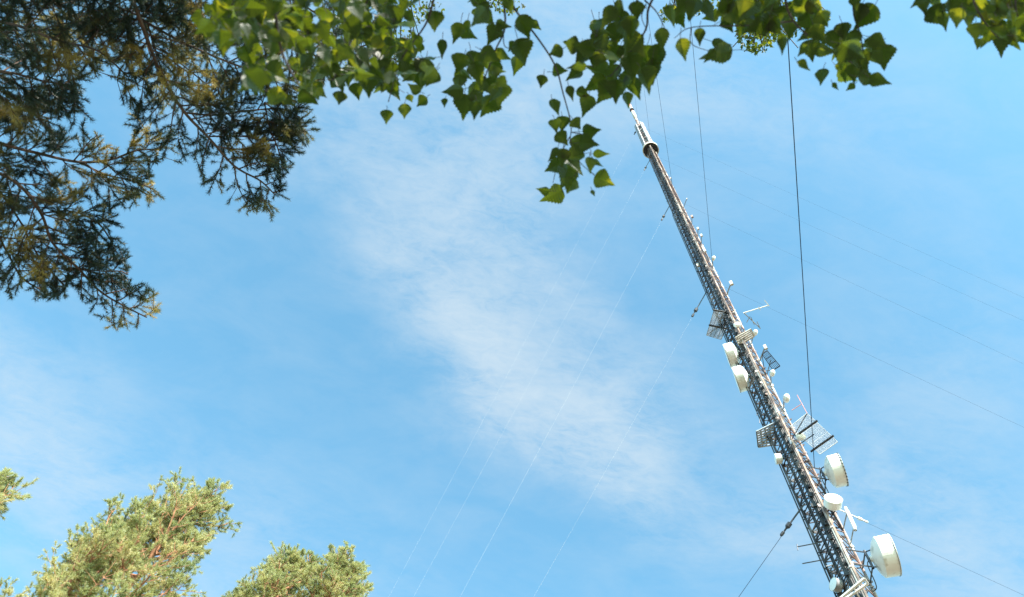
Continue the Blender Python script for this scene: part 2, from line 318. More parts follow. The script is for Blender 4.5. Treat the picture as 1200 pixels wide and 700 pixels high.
# ---------------------------------------------------------------- ice shields: level gratings over the dishes
def shield(corners, hpx, n, mat, label, beams=None, w=.02, cross=3, frame=.03, bm=None, dz=0):
    z = axis_h(*hpx)+dz; C4 = [at_z(x, y, z) for x, y in corners]
    g = empty('ice_shield', sum(C4)/4, label, 'ice shield', 'gratings above the dishes')
    b = MB(); P = []; Q = []
    for t in np.linspace(0, 1, n): P.append(C4[0]+(C4[3]-C4[0])*t); Q.append(C4[1]+(C4[2]-C4[1])*t)
    b.bars(P, Q, w); P = []; Q = []
    for t in np.linspace(0, 1, cross): P.append(C4[0]+(C4[1]-C4[0])*t+ZV*.03); Q.append(C4[3]+(C4[2]-C4[3])*t+ZV*.03)
    b.bars(P, Q, w*.8); b.build('grating', mat, g)
    b = MB(); b.bars([C4[0], C4[1], C4[2], C4[3]], [C4[1], C4[2], C4[3], C4[0]], frame); b.build('frame', bm or mat, g)
    mid = sum(C4)/4; la = sorted((MAX_+azv(l)*RM+ZV*z for l in LEGAZ), key=lambda q: np.linalg.norm(q-mid))[0]
    if beams:
        for (p, q) in beams:
            b = MB(); p = at_z(*p, z-.06); q = at_z(*q, z-.06)
            b.bars([p], [q], .065, 4, cap=True); b.build('beam', M_DARK, g)
    b = MB(); b.bars([la-ZV*.8, la, la+ZV*.02], [mid-ZV*.03, C4[0], C4[3]], .03, 4); b.build('strut', M_STEEL, g)
shield([(945.7, 484.6), (981.7, 518), (961, 532.5), (926, 500)], (935, 530), 26, M_GRATE, 'pale mesh ice shield with two dark beams on the right of the mast', [((932, 511.5), (958, 493)), ((950, 529.5), (977, 510.5))], .0115, 4, .018)
shield([(837, 363), (859, 367), (845, 398), (828, 393)], (850, 375), 26, M_MESH, 'pale mesh ice shield with two dark beams on the left above two drum dishes', [((835.5, 363), (862, 368)), ((830.5, 381), (857, 387))], .036, 5, .035)
shield([(862, 396), (880, 386), (884, 394), (866, 405)], (870, 390), 5, M_BEIGE, 'small beige slatted ice shield lying across the face of the mast', None, .07, 2, .05, dz=-3)
shield([(893, 415), (899, 411), (914, 429), (906, 434)], (897, 425), 4, M_STEEL, 'narrow dark slatted ice shield on the right edge of the mast', None, .03, 6, .04)
shield([(886.5, 506), (907, 496), (909, 521), (888.5, 524)], (910, 505), 8, M_MESH, 'square blue grey slatted ice shield with a dark frame left of the mast', None, .065, 5, .045, bm=M_STEEL)
shield([(968, 664), (976, 662), (979, 671), (972, 674)], (990, 665), 4, M_GALV, 'tiny grey slatted panel at the left edge near the bottom of the mast', None, .02, 3, .03)
b_ = MB()
# ---------------------------------------------------------------- yagis and dipoles
def rods(name, segs, label, cat, mat, off=.1, r=.022, hor=None):
    P = [atm(x0, y0, off) if hor is None else at_z(x0, y0, axis_h(*hor)) for (x0, y0, x1, y1) in segs]
    Q = [atm(x1, y1, off) if hor is None else at_z(x1, y1, axis_h(*hor)) for (x0, y0, x1, y1) in segs]
    g = empty(name, P[0], label, cat, 'rod antennas on the mast')
    b = MB(); b.bars(P[:1], Q[:1], r*1.3, 5, cap=False); b.build('boom', mat, g)
    if len(P) > 1: b = MB(); b.bars(P[1:], Q[1:], r, 5); b.build('element', mat, g)
rods('yagi_antenna', [(871, 367, 901, 358), (896, 352, 901.5, 359), (889, 360, 891, 363.5)], 'white yagi antenna arm with forked tip reaching right above the beige shield', 'antenna', M_WHITE, .1, .035, (880, 365))
rods('yagi_antenna', [(872, 367, 891, 385), (875, 378, 879, 371), (887, 377, 891, 385.5), (880, 372, 884, 381)], 'short white yagi pointing down right beside the mast', 'antenna', M_GALV, .1, .03, (880, 372))
rods('dipole_antenna', [(928, 481, 939, 474), (934, 463, 946, 485)], 'thin dark dipole rod just above the right mesh shield', 'antenna', M_RED, .1, .018)
rods('dipole_antenna', [(900, 487, 887, 481), (887, 476, 887, 487), (891, 485, 890, 496), (884, 470, 890, 470.5), (895, 486, 896, 494)], 'dark spiky dipole array on the left edge above the square shield', 'antenna', M_STEEL, .1, .022)
rods('dipole_antenna', [(963, 635.5, 934, 641), (934, 638, 935, 645)], 'upper of two long rod antennas at the lower left of the mast', 'antenna', M_STEEL, .1, .022)
rods('dipole_antenna', [(971, 655, 941, 660.5), (945, 659.5, 940, 660.7)], 'lower of two long rod antennas at the lower left of the mast', 'antenna', M_STEEL, .1, .022)
rods('loop_antenna', [(796, 249, 788, 251), (788, 251, 789.5, 246), (789.5, 246, 796, 243)], 'small wire loop on the upper left edge of the mast', 'antenna', M_STEEL, .1, .05)
rods('loop_antenna', [(820, 309, 813, 309), (813, 309, 814.5, 303), (814.5, 303, 820, 305)], 'small wire loop on the left edge above the second insulator', 'antenna', M_STEEL, .1, .05)
# white stick antenna
c0, c1 = atm(990.5, 595, .3), atm(1002.5, 621.5, .3)
g = empty('stick_antenna', c1, 'white tube antenna upright beside the right leg below the small round dish', 'antenna')
b = MB(); b.bars([c0], [c1], .075, 10); b.build('tube', M_WHITE, g)
b = MB(); q = MAX_+azv(87)*RM; b.bars([c0*.85+c1*.15+ER*.09], [c0*.1+c1*.9+ER*.09], .02, 4)
for c in (c0*.8+c1*.2, c0*.15+c1*.85): b.bars([c], [np.array([q[0], q[1], c[2]])], .03, 5)
b.build('bracket', M_GALV, g)
# white work arm at the bottom
zA = axis_h(1000, 690)-2.2; g = empty('support_arm', at_z(1000, 690, zA), 'white steel arm crossing the mast at the bottom of the picture', 'support arm')
b = MB(); b.bars([at_z(983, 703, zA), at_z(985, 706, zA)], [at_z(1013, 678, zA), at_z(1017, 684, zA)], .065, 4)
b.bars([at_z(1001, 689, zA+.06)], [at_z(1013, 712, zA+.06)], .04, 4); b.bars([at_z(1013, 678, zA)], [at_z(1017, 684, zA)], .05, 4); b.build('beam', M_WHITE, g)
# ---------------------------------------------------------------- needles and leaves
def rnd_unit(n):
    v = rng.normal(size=(n, 3)); return v/np.linalg.norm(v, axis=1, keepdims=True)
def tufts(b, P, D, k, shoot, length, width, spread=.75):
    """bottle brush of k needles round each shoot"""
    n = len(P); P = np.repeat(P, k, 0); D = np.repeat(unit(D), k, 0); N_ = n*k
    t = rng.random(N_)[:, None]; base = P+D*shoot*(t-.5)
    d = unit(D*(.55+.6*t)+rnd_unit(N_)*spread); L = length*(.75+.5*rng.random(N_))[:, None]
    w = unit(np.cross(d, rnd_unit(N_)))*width*.5
    V = np.stack([base-w, base+w, base+d*L], 1).reshape(-1, 3); b.add(V, np.arange(N_*3).reshape(-1, 3))
def curve(p0, d0, L, n, bend, up=0.0):
    pts = [np.array(p0)]; d = unit(np.array(d0, float))
    for i in range(n):
        d = unit(d+rng.normal(size=3)*bend+ZV*up); pts.append(pts[-1]+d*L/n)
    return np.array(pts)
# ---------------------------------------------------------------- sunlit pines at the bottom left
def far_pine(base, top, R, lean, label, ntop=9.0, nb=56, seed=0):
    """Scots pine: bare trunk, rounded crown of upswept limbs carrying needle pads"""
    rng2 = np.random.default_rng(seed)
    g = empty('pine_tree', base, label, 'pine tree', 'sunlit pines across the clearing')
    H = top; z = np.linspace(0, H, 26)
    wob = np.stack([np.sin(z*.35+seed)*.18+lean[0]*(z/H)**2, np.cos(z*.29+seed*2)*.16+lean[1]*(z/H)**2, z], -1)
    T = np.asarray(base)+wob; T_top = 1-.0; b = MB(); b.tube(T, .17*(1-z/H)**.8+.012, 10); b.build('trunk', M_PBARK, g)
    bt = MB(); P = []; D = []
    for i in range(nb):
        u = (i+rng2.random())/nb; hz = H-ntop*(1-u)**1.0*1.0
        hz = min(hz, H-.15); k = int(np.searchsorted(z, hz)); p0 = T[min(k, 25)]*1.0; p0 = np.array([np.interp(hz, z, T[:, 0]), np.interp(hz, z, T[:, 1]), hz+base[2]])
        rel = (H-hz)/ntop; prof = (1-(1-min(rel*2.1, 1))**2)**.5*(1-.25*max(0, rel-.6)/.4)
        Lb = R*prof*(.65+.5*rng2.random())+.35
        a = rng2.random()*2*PI; el = math.radians(62-45*rel+rng2.normal()*9)
        d0 = np.array([math.cos(a)*math.cos(el), math.sin(a)*math.cos(el), math.sin(el)])
        n = 7; pts = [p0]; d = d0
        for j in range(n):
            d = unit(d+rng2.normal(size=3)*.13+ZV*.06); pts.append(pts[-1]+d*Lb/n)
        pts = np.array(pts); r0 = .018+.03*Lb/R; bt.tube(pts, np.linspace(r0, .008, n+1), 5)
        for j in range(2, n+1):
            ns = 3 if j < n else 4
            for q in range(ns):
                sd = unit(d+rng2.normal(size=3)*.75+ZV*.3); sl = Lb*.26*(.5+rng2.random())+.15
                e = pts[j]+sd*sl; mid = (pts[j]+e)/2+rng2.normal(size=3)*.03; bt.tube(np.array([pts[j], mid, e]), [.009, .007, .004], 4)
                m = 4
                for w in range(m):
                    c = pts[j]+(e-pts[j])*(.35+.65*(w+rng2.random())/m); dd = unit(sd+rng2.normal(size=3)*.8+ZV*.35); tl = .04+.12*rng2.random()
                    P.append(c+dd*tl); D.append(dd)
                P.append(e); D.append(sd)
    bt.build('limbs', M_PBARK, g)
    P = np.array(P); D = np.array(D); pp = proj(P); keep = ~((pp[:, 0] < -160) | (pp[:, 1] > 860))
    nd = MB(); tufts(nd, P[keep], D[keep], 64, .12, .095, .0105, .85)
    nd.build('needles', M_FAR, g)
    print('far pine', len(P), keep.sum())
def pine_at(tx, ty, dist_h, R, label, **k):
    d = ray(tx, ty); hd = np.hypot(d[0], d[1]); p = EYE+d*(dist_h/hd); lean = k.pop('lean', (0, 0))
    far_pine(np.array([p[0]-lean[0], p[1]-lean[1], 0]), p[2], R, lean, label, **k)
pine_at(232, 590, 19.0, 1.35, 'tall sunlit pine with the broadest yellow green crown in the lower left', lean=(.2, .1), seed=3, nb=48, ntop=6)
pine_at(142, 636, 19.5, 1.3, 'sunlit pine with a low rounded crown hard against the left of the tallest one', seed=5, nb=42, ntop=5.5)
pine_at(404, 674, 20.5, 1.0, 'greener sunlit pine, rightmost of the bottom row', seed=8, nb=42, ntop=4.5)
pine_at(338, 672, 21.5, 1.05, 'yellowish sunlit pine just left of the rightmost greener one', seed=11, nb=42, ntop=4.5)
pine_at(-40, 580, 20.0, 1.2, 'sunlit pine cut by the left edge of the picture', seed=14, nb=50, ntop=5.5)
pine_at(272, 722, 22.0, .7, 'small sunlit pine tip peeping up between the two bigger crowns', seed=17, nb=26, ntop=3.5)
# ---------------------------------------------------------------- the shaded pine overhead at the top left
PT = azv(-112)*5.6
pine = empty('pine_tree', PT, 'dark shaded pine reaching in from the upper left corner, close overhead', 'pine tree')
zt = np.linspace(0, 17, 30); Tn = np.stack([PT[0]+np.sin(zt*.3)*.12, PT[1]+np.cos(zt*.27)*.12, zt], -1)
b = MB(); b.tube(Tn, .2*(1-zt/17)**.7+.02, 12); b.build('trunk', M_PBARK, pine)
def trunk_pt(z): return np.array([np.interp(z, zt, Tn[:, 0]), np.interp(z, zt, Tn[:, 1]), z])
limb = MB(); NP = []; ND = []
HOLES = [[(98, 95), (118, 82), (140, 100), (150, 150), (140, 172), (118, 168), (104, 130)], [(178, 195), (198, 178), (214, 200), (200, 232), (180, 215)]]
OUT = [(-200, 352), (0, 350), (25, 342), (55, 350), (95, 352), (130, 384), (165, 384), (190, 366), (184, 340), (150, 330), (154, 300), (140, 262), (136, 245), (170, 240), (196, 232), (203, 196),
       (228, 184), (236, 214), (262, 240), (300, 250), (318, 262), (340, 238), (330, 212), (352, 180), (372, 152), (362, 120), (420, 60), (470, 90), (520, -100), (-200, -400)]
def inside(p, poly):
    x, y = p; c = False; n = len(poly)
    for i in range(n):
        x0, y0 = poly[i]; x1, y1 = poly[i-1]
        if (y0 > y) != (y1 > y) and x < (x1-x0)*(y-y0)/(y1-y0)+x0: c = not c
    return c
def okpx(q):
    return (not (-10 < q[0] < 1210 and -10 < q[1] < 710)) or (inside(q, OUT) and not any(inside(q, h) for h in HOLES))
def bough(px, dist, r0, half, zt0=None, dens=1.0, fan=True):
    half *= 1.35
    pts = [at(x, y, d*1.4) for (x, y), d in zip(px, np.linspace(dist[0], dist[1], len(px)))]
    if zt0 is not None: pts = [trunk_pt(zt0*1.35)]+pts
    C = catmull(pts, 7); n = len(C); limb.tube(C, np.linspace(r0, .007, n), 7)
    seg = np.linalg.norm(np.diff(C, axis=0), axis=1); s = np.concatenate([[0], np.cumsum(seg)]); Lt = s[-1]
    st = s[7*(1 if zt0 is not None else 0)] if n > 7 else 0
    pos = st*.7; sgn = 1
    while pos < Lt:
        i = min(np.searchsorted(s, pos), n-2); p = C[i]; T = unit(C[i+1]-C[i]); vd = unit(p-EYE)
        sd = unit(np.cross(T, vd))*sgn; sgn = -sgn
        h = half*(.45+.75*rng.random())*min(1, .35+(Lt-pos)/.9)
        pos += (.058+.045*rng.random())/dens
        d0 = unit(T*.75+sd*(.7+.4*rng.random())+vd*rng.normal()*.35)
        m = max(4, int(h/.09)); c2 = curve(p, d0, h, m, .11); cp = proj(c2)
        while m > 2 and not okpx(cp[m]): m -= 1
        if not okpx(cp[m]): continue
        c2 = c2[:m+1]
        limb.tube(c2, np.linspace(.008, .0035, m+1), 4)
        for j in range(1, m+1):
            for q in range(2 if j < m else 3):
                d1 = unit(unit(c2[j]-c2[j-1])*.8+rnd_unit(1)[0]*.75); l1 = (.06+.16*rng.random())
                e = c2[j]+d1*l1
                if not okpx(proj(e)): continue
                limb.bars([c2[j]], [e], .0028, 4)
                NP.append(e); ND.append(d1)
                if rng.random() < .85: NP.append((c2[j]+e)/2); ND.append(d1)
                if rng.random() < .35: e2 = e+unit(d1+rnd_unit(1)[0]*.6)*.06; limb.bars([e], [e2], .0022, 4); NP.append(e2); ND.append(e2-e)
bough([(110, -110), (140, -40), (163, 20), (188, 85), (215, 130), (245, 162), (275, 195), (305, 212), (322, 228)], (5.6, 6.4), .022, .3, 4.6)
bough([(160, 20), (205, 45), (255, 68), (300, 84), (345, 95)], (5.9, 6.2), .012, .28)
bough([(215, 132), (250, 135), (290, 130), (330, 128), (352, 138)], (6.2, 6.4), .01, .2)
bough([(245, 160), (285, 160), (320, 165), (345, 150), (360, 148)], (6.25, 6.4), .008, .14)
bough([(310, 120), (316, 150), (326, 175), (332, 198)], (6.2, 6.4), .007, .12)
bough([(-140, 110), (-60, 145), (0, 168), (45, 180), (92, 190), (130, 187), (162, 176), (188, 176)], (5.9, 6.4), .02, .22, 4.9)
bough([(92, 190), (125, 205), (155, 212), (180, 222)], (6.2, 6.5), .009, .18)
bough([(-110, 150), (-30, 190), (20, 215), (48, 250), (62, 285), (92, 315), (118, 342), (148, 360), (172, 372)], (5.9, 6.5), .017, .22, 5.2)
bough([(48, 250), (85, 248), (115, 262), (132, 285)], (6.2, 6.4), .008, .2)
bough([(92, 315), (120, 318), (140, 318), (150, 322)], (6.3, 6.5), .007, .12)
bough([(-130, 200), (-50, 235), (-10, 265), (8, 295), (25, 325), (48, 340)], (6, 6.5), .014, .22, 5.4)
bough([(0, 225), (25, 262), (45, 300), (75, 335)], (6.1, 6.4), .009, .22)
bough([(-120, -20), (-40, 15), (20, 30), (70, 48), (115, 60), (150, 90)], (5.3, 6.), .016, .35, 5.0, 1.2)
bough([(-130, 60), (-50, 80), (10, 85), (50, 95), (85, 100)], (5.5, 6.0), .014, .3, 5.2, 1.1)
bough([(-60, -110), (0, -70), (60, -30), (110, -5), (170, 20), (230, 25)], (5.4, 6.2), .016, .35, 4.8, 1.2)
bough([(60, -130), (150, -60), (220, -20), (290, 15), (350, 50), (385, 80)], (5.6, 6.4), .016, .32, 5.4, 1.1)
bough([(180, -120), (260, -50), (330, -10), (390, 30), (430, 65)], (6.0, 6.8), .014, .3, 6.0)
bough([(-150, 5), (-60, 45), (-5, 110), (30, 130), (60, 140)], (5.8, 6.3), .014, .28, 6.0, 1.1)
bough([(-20, -60), (60, 0), (90, 30), (130, 40), (190, 60), (250, 105)], (6.5, 7.2), .014, .35, 6.0, 1.1)
bough([(-160, -60), (-60, -20), (10, 10), (60, 20), (100, 15)], (6.8, 7.2), .014, .35, 6.0, 1.2)
# out of frame crown: keeps the sun off the boughs
for k in range(24):
    z0 = 8.5+8.0*(k/24); a = k*2.4; p = trunk_pt(z0); Lb = 3.3*(1-(z0-8.5)/12)*(.7+.4*rng.random())
    d0 = np.array([math.cos(a), math.sin(a), .1+.3*rng.random()]); c2 = curve(p, d0, Lb, 8, .12, .02)
    if np.any([inside(tuple(q), [(-60, -20), (560, -20), (560, 760), (-60, 760)]) for q in proj(c2) if not np.isnan(q[0])]): continue
    limb.tube(c2, np.linspace(.035, .008, 9), 6)
    for j in range(2, 9):
        for q in range(9):
            e = c2[j]+rnd_unit(1)[0]*(.12+.5*rng.random()); NP.append(e); ND.append(e-c2[j]); limb.bars([c2[j]], [e], .004, 4)
NP = np.array(NP); ND = np.array(ND); pp = proj(NP)
keep = np.array([True if np.isnan(q[0]) else ((not (-10 < q[0] < 1210 and -10 < q[1] < 710)) or (inside(q, OUT) and not any(inside(q, h) for h in HOLES))) for q in pp])
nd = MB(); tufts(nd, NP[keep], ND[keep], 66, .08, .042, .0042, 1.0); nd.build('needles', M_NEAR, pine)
limb.build('limbs', M_PTWIG, pine); print('near pine tufts', keep.sum(), len(NP))
# ---------------------------------------------------------------- birch leaves hanging in from the top
def leaf_shape():
    """serrated rhombic birch leaf in its own plane, x across, y from stalk to tip, unit length"""
    half = [(0, 0), (.13, .01), (.27, .06), (.37, .13), (.36, .155), (.45, .22), (.425, .25), (.47, .31), (.41, .34), (.42, .41), (.35, .43), (.345, .51), (.27, .53), (.26, .61), (.195, .63), (.175, .71), (.12, .73), (.085, .84), (.0, 1.0)]
    return np.array(half)
HL = leaf_shape(); NH = len(HL)
def add_leaves(b, P, Tip, Nrm, size):
    """P stalk points, Tip unit direction to tip, Nrm face normal"""
    n = len(P); Tip = unit(Tip); X = unit(np.cross(Tip, Nrm)); Nn = np.cross(X, Tip)
    fold = rng.uniform(.05, .8, n); curl = rng.uniform(-.45, .45, n); wv = rng.uniform(.62, 1.12, n)
    for s in (1, -1):
        x = HL[:, 0][None]*s*wv[:, None]; y = HL[:, 1][None]*np.ones((n, 1))
        zz = np.abs(x)*fold[:, None]*.8+curl[:, None]*(y**2)*.6+.03*np.sin(y*9+x*14*s+fold[:, None]*20)
        V = P[:, None]+size[:, None, None]*(x[..., None]*X[:, None]+y[..., None]*Tip[:, None]+zz[..., None]*Nn[:, None])
        # fan strip to the midrib
        my = HL[:, 1][None]*np.ones((n, 1)); mz = curl[:, None]*(my**2)*.6
        Mv = P[:, None]+size[:, None, None]*(my[..., None]*Tip[:, None]+mz[..., None]*Nn[:, None])
        A_ = np.concatenate([V, Mv], 1).reshape(-1, 3); f = []
        q = np.array([(i, i+1, NH+i+1, NH+i) for i in range(1, NH-2)]); t1 = np.array([(0, 1, NH+1)]); t2 = np.array([(NH-2, NH-1, 2*NH-2)])
        if s < 0: q = q[:, ::-1]; t1 = t1[:, ::-1]; t2 = t2[:, ::-1]
        off = (np.arange(n)*2*NH)[:, None, None]; base = b.n
        b.v.append(A_); b.n += len(A_)
        for a in (q, t1, t2): b.f.append((a[None]+off).reshape(-1, a.shape[1])+base)
BT = azv(172)*2.6
birch = empty('birch_tree', BT, 'birch with large green leaves hanging in close from the top edge', 'birch tree')
zt2 = np.linspace(0, 11, 24); Tb = np.stack([BT[0]+np.sin(zt2*.4)*.1, BT[1]+np.cos(zt2*.3)*.1, zt2], -1)
b = MB(); b.tube(Tb, .13*(1-zt2/11)**.7+.02, 12); b.build('trunk', M_BBARK, birch)
tw = MB(); LP = []; LT = []; LN = []; LS = []
def img_vec(x, y, dx, dy, dist):                            # world direction lying across the view at a pixel
    return unit(at(x+dx, y+dy, dist)-at(x, y, dist))
def put_leaf(x, y, px, ang, dist, tilt=.45, stalk=None):
    a = math.radians(ang); c = at(x, y, dist); t = img_vec(x, y, math.cos(a)*5, math.sin(a)*5, dist); v = unit(EYE-c)
    nrm = unit(v+rnd_unit(1)[0]*tilt); t = unit(t-nrm*(t@nrm)*.6); size = px/1000*dist
    p = c-t*size*.5; LP.append(p); LT.append(t); LN.append(nrm); LS.append(size)
    e = p-t*size*.35+rnd_unit(1)[0]*size*.12 if stalk is None else stalk
    tw.tube(np.array([p, (p+e)/2+rnd_unit(1)[0]*size*.03, e]), .0006*dist/3+.0004, 4); return e
def twig(px, dist, r=(.004, .0015)):
    C = catmull([at(x, y, d) for (x, y), d in zip(px, np.linspace(dist[0], dist[1], len(px)))], 5); tw.tube(C, np.linspace(r[0], r[1], len(C)), 6); return C
# branches running in from the top
D0 = 3.0
twig([(560, -80), (585, -20), (604, 12), (628, 42), (650, 76), (660, 110), (669, 145), (668, 165)], (3.0, 3.0), (.0045, .0015))
twig([(668, 160), (672, 180), (684, 195), (697, 205)], (3, 3), (.002, .001)); twig([(669, 155), (690, 160), (700, 172)], (3, 3), (.002, .001)); twig([(668, 160), (655, 185), (648, 215)], (3, 3), (.002, .001))
twig([(800, -70), (775, -20), (760, 10), (757, 34), (740, 60), (715, 90)], (3, 3), (.005, .002)); twig([(757, 5), (752, 20), (758, 36)], (3, 3), (.002, .001))
twig([(730, -60), (740, -10), (757, 10)], (3, 3), (.004, .002)); twig([(755, 0), (770, 15), (782, 40)], (3, 3), (.003, .001))
twig([(520, -60), (508, 0), (498, 30), (470, 70), (455, 120)], (2.9, 2.9), (.005, .0015)); twig([(587, -20), (592, 30), (580, 60), (565, 100), (556, 130)], (3, 3), (.004, .0015))
twig([(590, 35), (592, 55), (610, 56)], (3, 3), (.002, .001)); twig([(440, -70), (430, 0), (410, 50), (390, 95)], (2.7, 2.7), (.006, .002)); twig([(300, -80), (320, 0), (330, 60), (350, 100)], (2.3, 2.3), (.006, .002))
twig([(930, -80), (920, -10), (930, 25), (960, 50), (1000, 75), (1030, 95)], (3, 3), (.005, .0015)); twig([(930, 25), (880, 30), (812, 32), (790, 45)], (3, 3), (.003, .001)); twig([(1005, -60), (1000, 10), (1008, 40), (1015, 80)], (3, 3), (.004, .0015))
twig([(1150, -80), (1140, -10), (1150, 20), (1170, 45)], (2.9, 2.9), (.005, .0015)); twig([(1200, -50), (1190, 0), (1195, 30)], (2.9, 2.9), (.004, .002)); twig([(810, 32), (811, 52), (838, 62)], (3, 3), (.002, .001))
EXP = [  # x, y, length px, tip direction (deg, 90 = down), distance
 (635, 96, 19, 100), (650, 127, 20, 95), (651, 61, 24, 130), (657, 84, 24, 20), (669, 110, 20, 70), (687, 125, 24, 95), (684, 110, 22, 30),
 (659, 146, 19, 110), (676, 146, 16, 60), (694, 153, 20, 10), (651, 148, 15, 100), (659, 163, 18, 60), (648, 182, 18, 120), (680, 172, 26, 95), (690, 168, 24, 20), (705, 181, 20, 10), (648, 196, 20, 140), (662, 208, 26, 100), (674, 196, 26, 70), (671, 185, 26, 150),
 (690, 195, 18, 100), (701, 192, 15, 60), (709, 212, 24, 20), (647, 230, 26, 150), (636, 222, 14, 190), (695, 227, 8, 80), (660, 185, 22, 90), (668, 218, 20, 110),
 (453, 138, 20, 100), (521, 121, 13, 90), (474, 131, 22, 95), (481, 116, 14, 80), (494, 120, 20, 95), (418, 108, 22, 80), (398, 116, 20, 100), (505, 25, 26, 60), (462, 108, 26, 60),
 (509, 26, 26, 90), (490, 52, 26, 70), (519, 58, 26, 75), (536, 40, 32, 95), (550, 40, 26, 60), (548, 33, 22, 100), (572, 22, 28, 70), (577, 42, 26, 110), (590, 30, 22, 10), (615, 33, 34, 95), (628, 30, 20, 60), (597, 8, 26, 95), (612, 62, 36, 80), (604, 78, 26, 70), (600, 55, 14, 140),
 (555, 72, 30, 60), (575, 66, 30, 40), (590, 66, 26, 20), (540, 75, 30, 100), (560, 88, 32, 70), (580, 85, 28, 95), (538, 98, 28, 120), (530, 106, 26, 160), (553, 110, 32, 95), (545, 125, 34, 100), (560, 118, 34, 80), (575, 104, 30, 70), (585, 112, 30, 95), (590, 98, 24, 40), (570, 125, 30, 110), (557, 130, 28, 90),
 (800, 59, 27, 95), (820, 44, 24, 80), (838, 62, 40, 160), (846, 52, 26, 10), (830, 66, 24, 150), (786, 20, 32, 85), (797, 22, 26, 60), (776, 48, 34, 90), (770, 70, 36, 90), (758, 95, 34, 70), (765, 85, 34, 95),
 (722, 108, 34, 95), (735, 98, 34, 80), (708, 110, 30, 130), (695, 100, 34, 150), (745, 105, 30, 75), (700, 85, 34, 150), (720, 90, 34, 100), (740, 80, 36, 90), (758, 70, 34, 100), (668, 52, 26, 210), (683, 55, 30, 180), (695, 62, 32, 120), (680, 70, 26, 120),
 (675, 78, 26, 150), (703, 42, 28, 200), (712, 22, 34, 100), (728, 28, 36, 70), (740, 32, 34, 95), (722, 42, 36, 110), (736, 50, 36, 80), (748, 55, 32, 60), (710, 55, 30, 130), (722, 68, 36, 90), (738, 68, 36, 100), (752, 84, 34, 80), (746, 14, 24, 90), (728, 8, 20, 60), (735, 118, 20, 95), (672, 88, 24, 160),
 (813, 12, 34, 90), (830, 15, 34, 70), (848, 12, 36, 100), (862, 20, 34, 60), (876, 14, 36, 90), (890, 18, 36, 80), (905, 12, 36, 100), (922, 18, 36, 80), (940, 12, 36, 95), (958, 10, 34, 60), (870, 34, 30, 120), (884, 32, 32, 150), (898, 30, 32, 100), (912, 32, 28, 60), (925, 36, 28, 90), (950, 28, 30, 70), (965, 22, 26, 60), (800, 8, 30, 100), (855, 30, 22, 80),
 (918, 52, 24, 100), (944, 42, 26, 130), (960, 40, 26, 60), (941, 79, 20, 30), (964, 91, 24, 80), (979, 102, 13, 50), (996, 103, 13, 110), (968, 60, 34, 30), (985, 68, 36, 90), (1000, 60, 36, 60), (990, 84, 30, 90), (1000, 50, 28, 100), (988, 38, 24, 90), (1003, 4, 20, 60), (1012, 22, 36, 100), (1006, 18, 28, 100), (1030, 50, 28, 20), (1022, 70, 34, 60), (1035, 68, 28, 90), (1020, 92, 26, 10), (1032, 95, 30, 20), (1012, 84, 26, 40), (950, 60, 26, 60), (978, 50, 28, 60), (940, 60, 20, 150), (1010, 76, 30, 60), (1024, 56, 26, 30),
 (1075, 2, 20, 150), (1083, 8, 20, 95), (1098, 20, 26, 70), (1107, 26, 24, 80), (1122, 22, 22, 95), (1115, 8, 26, 80), (1135, 8, 26, 60), (1150, 14, 34, 80), (1162, 25, 34, 95), (1150, 34, 28, 150), (1160, 40, 30, 110), (1173, 52, 30, 90), (1186, 46, 30, 60), (1172, 38, 30, 60), (1190, 22, 34, 150), (1196, 44, 30, 30), (1198, 8, 26, 60), (1168, 8, 30, 80), (1182, 4, 26, 90), (1205, 30, 34, 90), (1098, 5, 20, 60), (1148, 52, 14, 100)]
for e in EXP:
  if not (e[2] > 26 and rng.random() < .0): put_leaf(e[0], e[1], e[2]*(rng.uniform(.98, 1.2) if e[0] < 715 and e[0] > 630 and e[1] > 118 else rng.uniform(.78, 1.0)), e[3]+rng.normal()*14, 3.0+rng.normal()*.12, .65)
def blob(x, y, rx, ry, n, size, dist, tilt=.7):
    for _ in range(n):
        a = rng.random()*2*PI; q = math.sqrt(rng.random()); put_leaf(x+rx*q*math.cos(a), y+ry*q*math.sin(a), size*rng.uniform(.6, 1.25), 90+rng.normal()*50, dist+rng.normal()*.25, tilt)
blob(275, 18, 40, 40, 36, 27, 2.5, .9); blob(340, 22, 45, 42, 44, 27, 2.6, 1.2); blob(320, 60, 45, 32, 26, 26, 2.6, 1.2); blob(400, 20, 55, 45, 62, 24, 2.8, 1.2)
blob(400, 75, 50, 25, 34, 23, 2.8, 1.2); blob(370, 90, 30, 20, 15, 23, 2.8, 1.1); blob(460, 25, 35, 40, 34, 22, 2.9, 1.2); blob(470, 75, 35, 28, 32, 22, 2.9, 1.); blob(440, 95, 20, 12, 8, 23, 2.8, .8)
blob(290, 90, 12, 12, 4, 26, 2.4, .6); blob(328, 118, 12, 7, 3, 24, 2.6, .7); blob(370, 112, 14, 6, 3, 24, 2.6, .7); blob(490, 90, 20, 20, 9, 23, 3, .6); blob(560, 10, 12, 15, 5, 22, 3); blob(258, 45, 8, 12, 3, 32, 2.1, .5); blob(300, 97, 6, 5, 2, 30, 2.1, .5)
blob(725, 60, 38, 42, 16, 22, 3.1, .8); blob(870, 12, 60, 14, 18, 22, 3.1, .9); blob(560, 95, 28, 26, 8, 22, 3.1, .8); blob(1000, 65, 32, 26, 8, 22, 3.1, .9); blob(1160, 22, 34, 20, 10, 20, 3, .9)
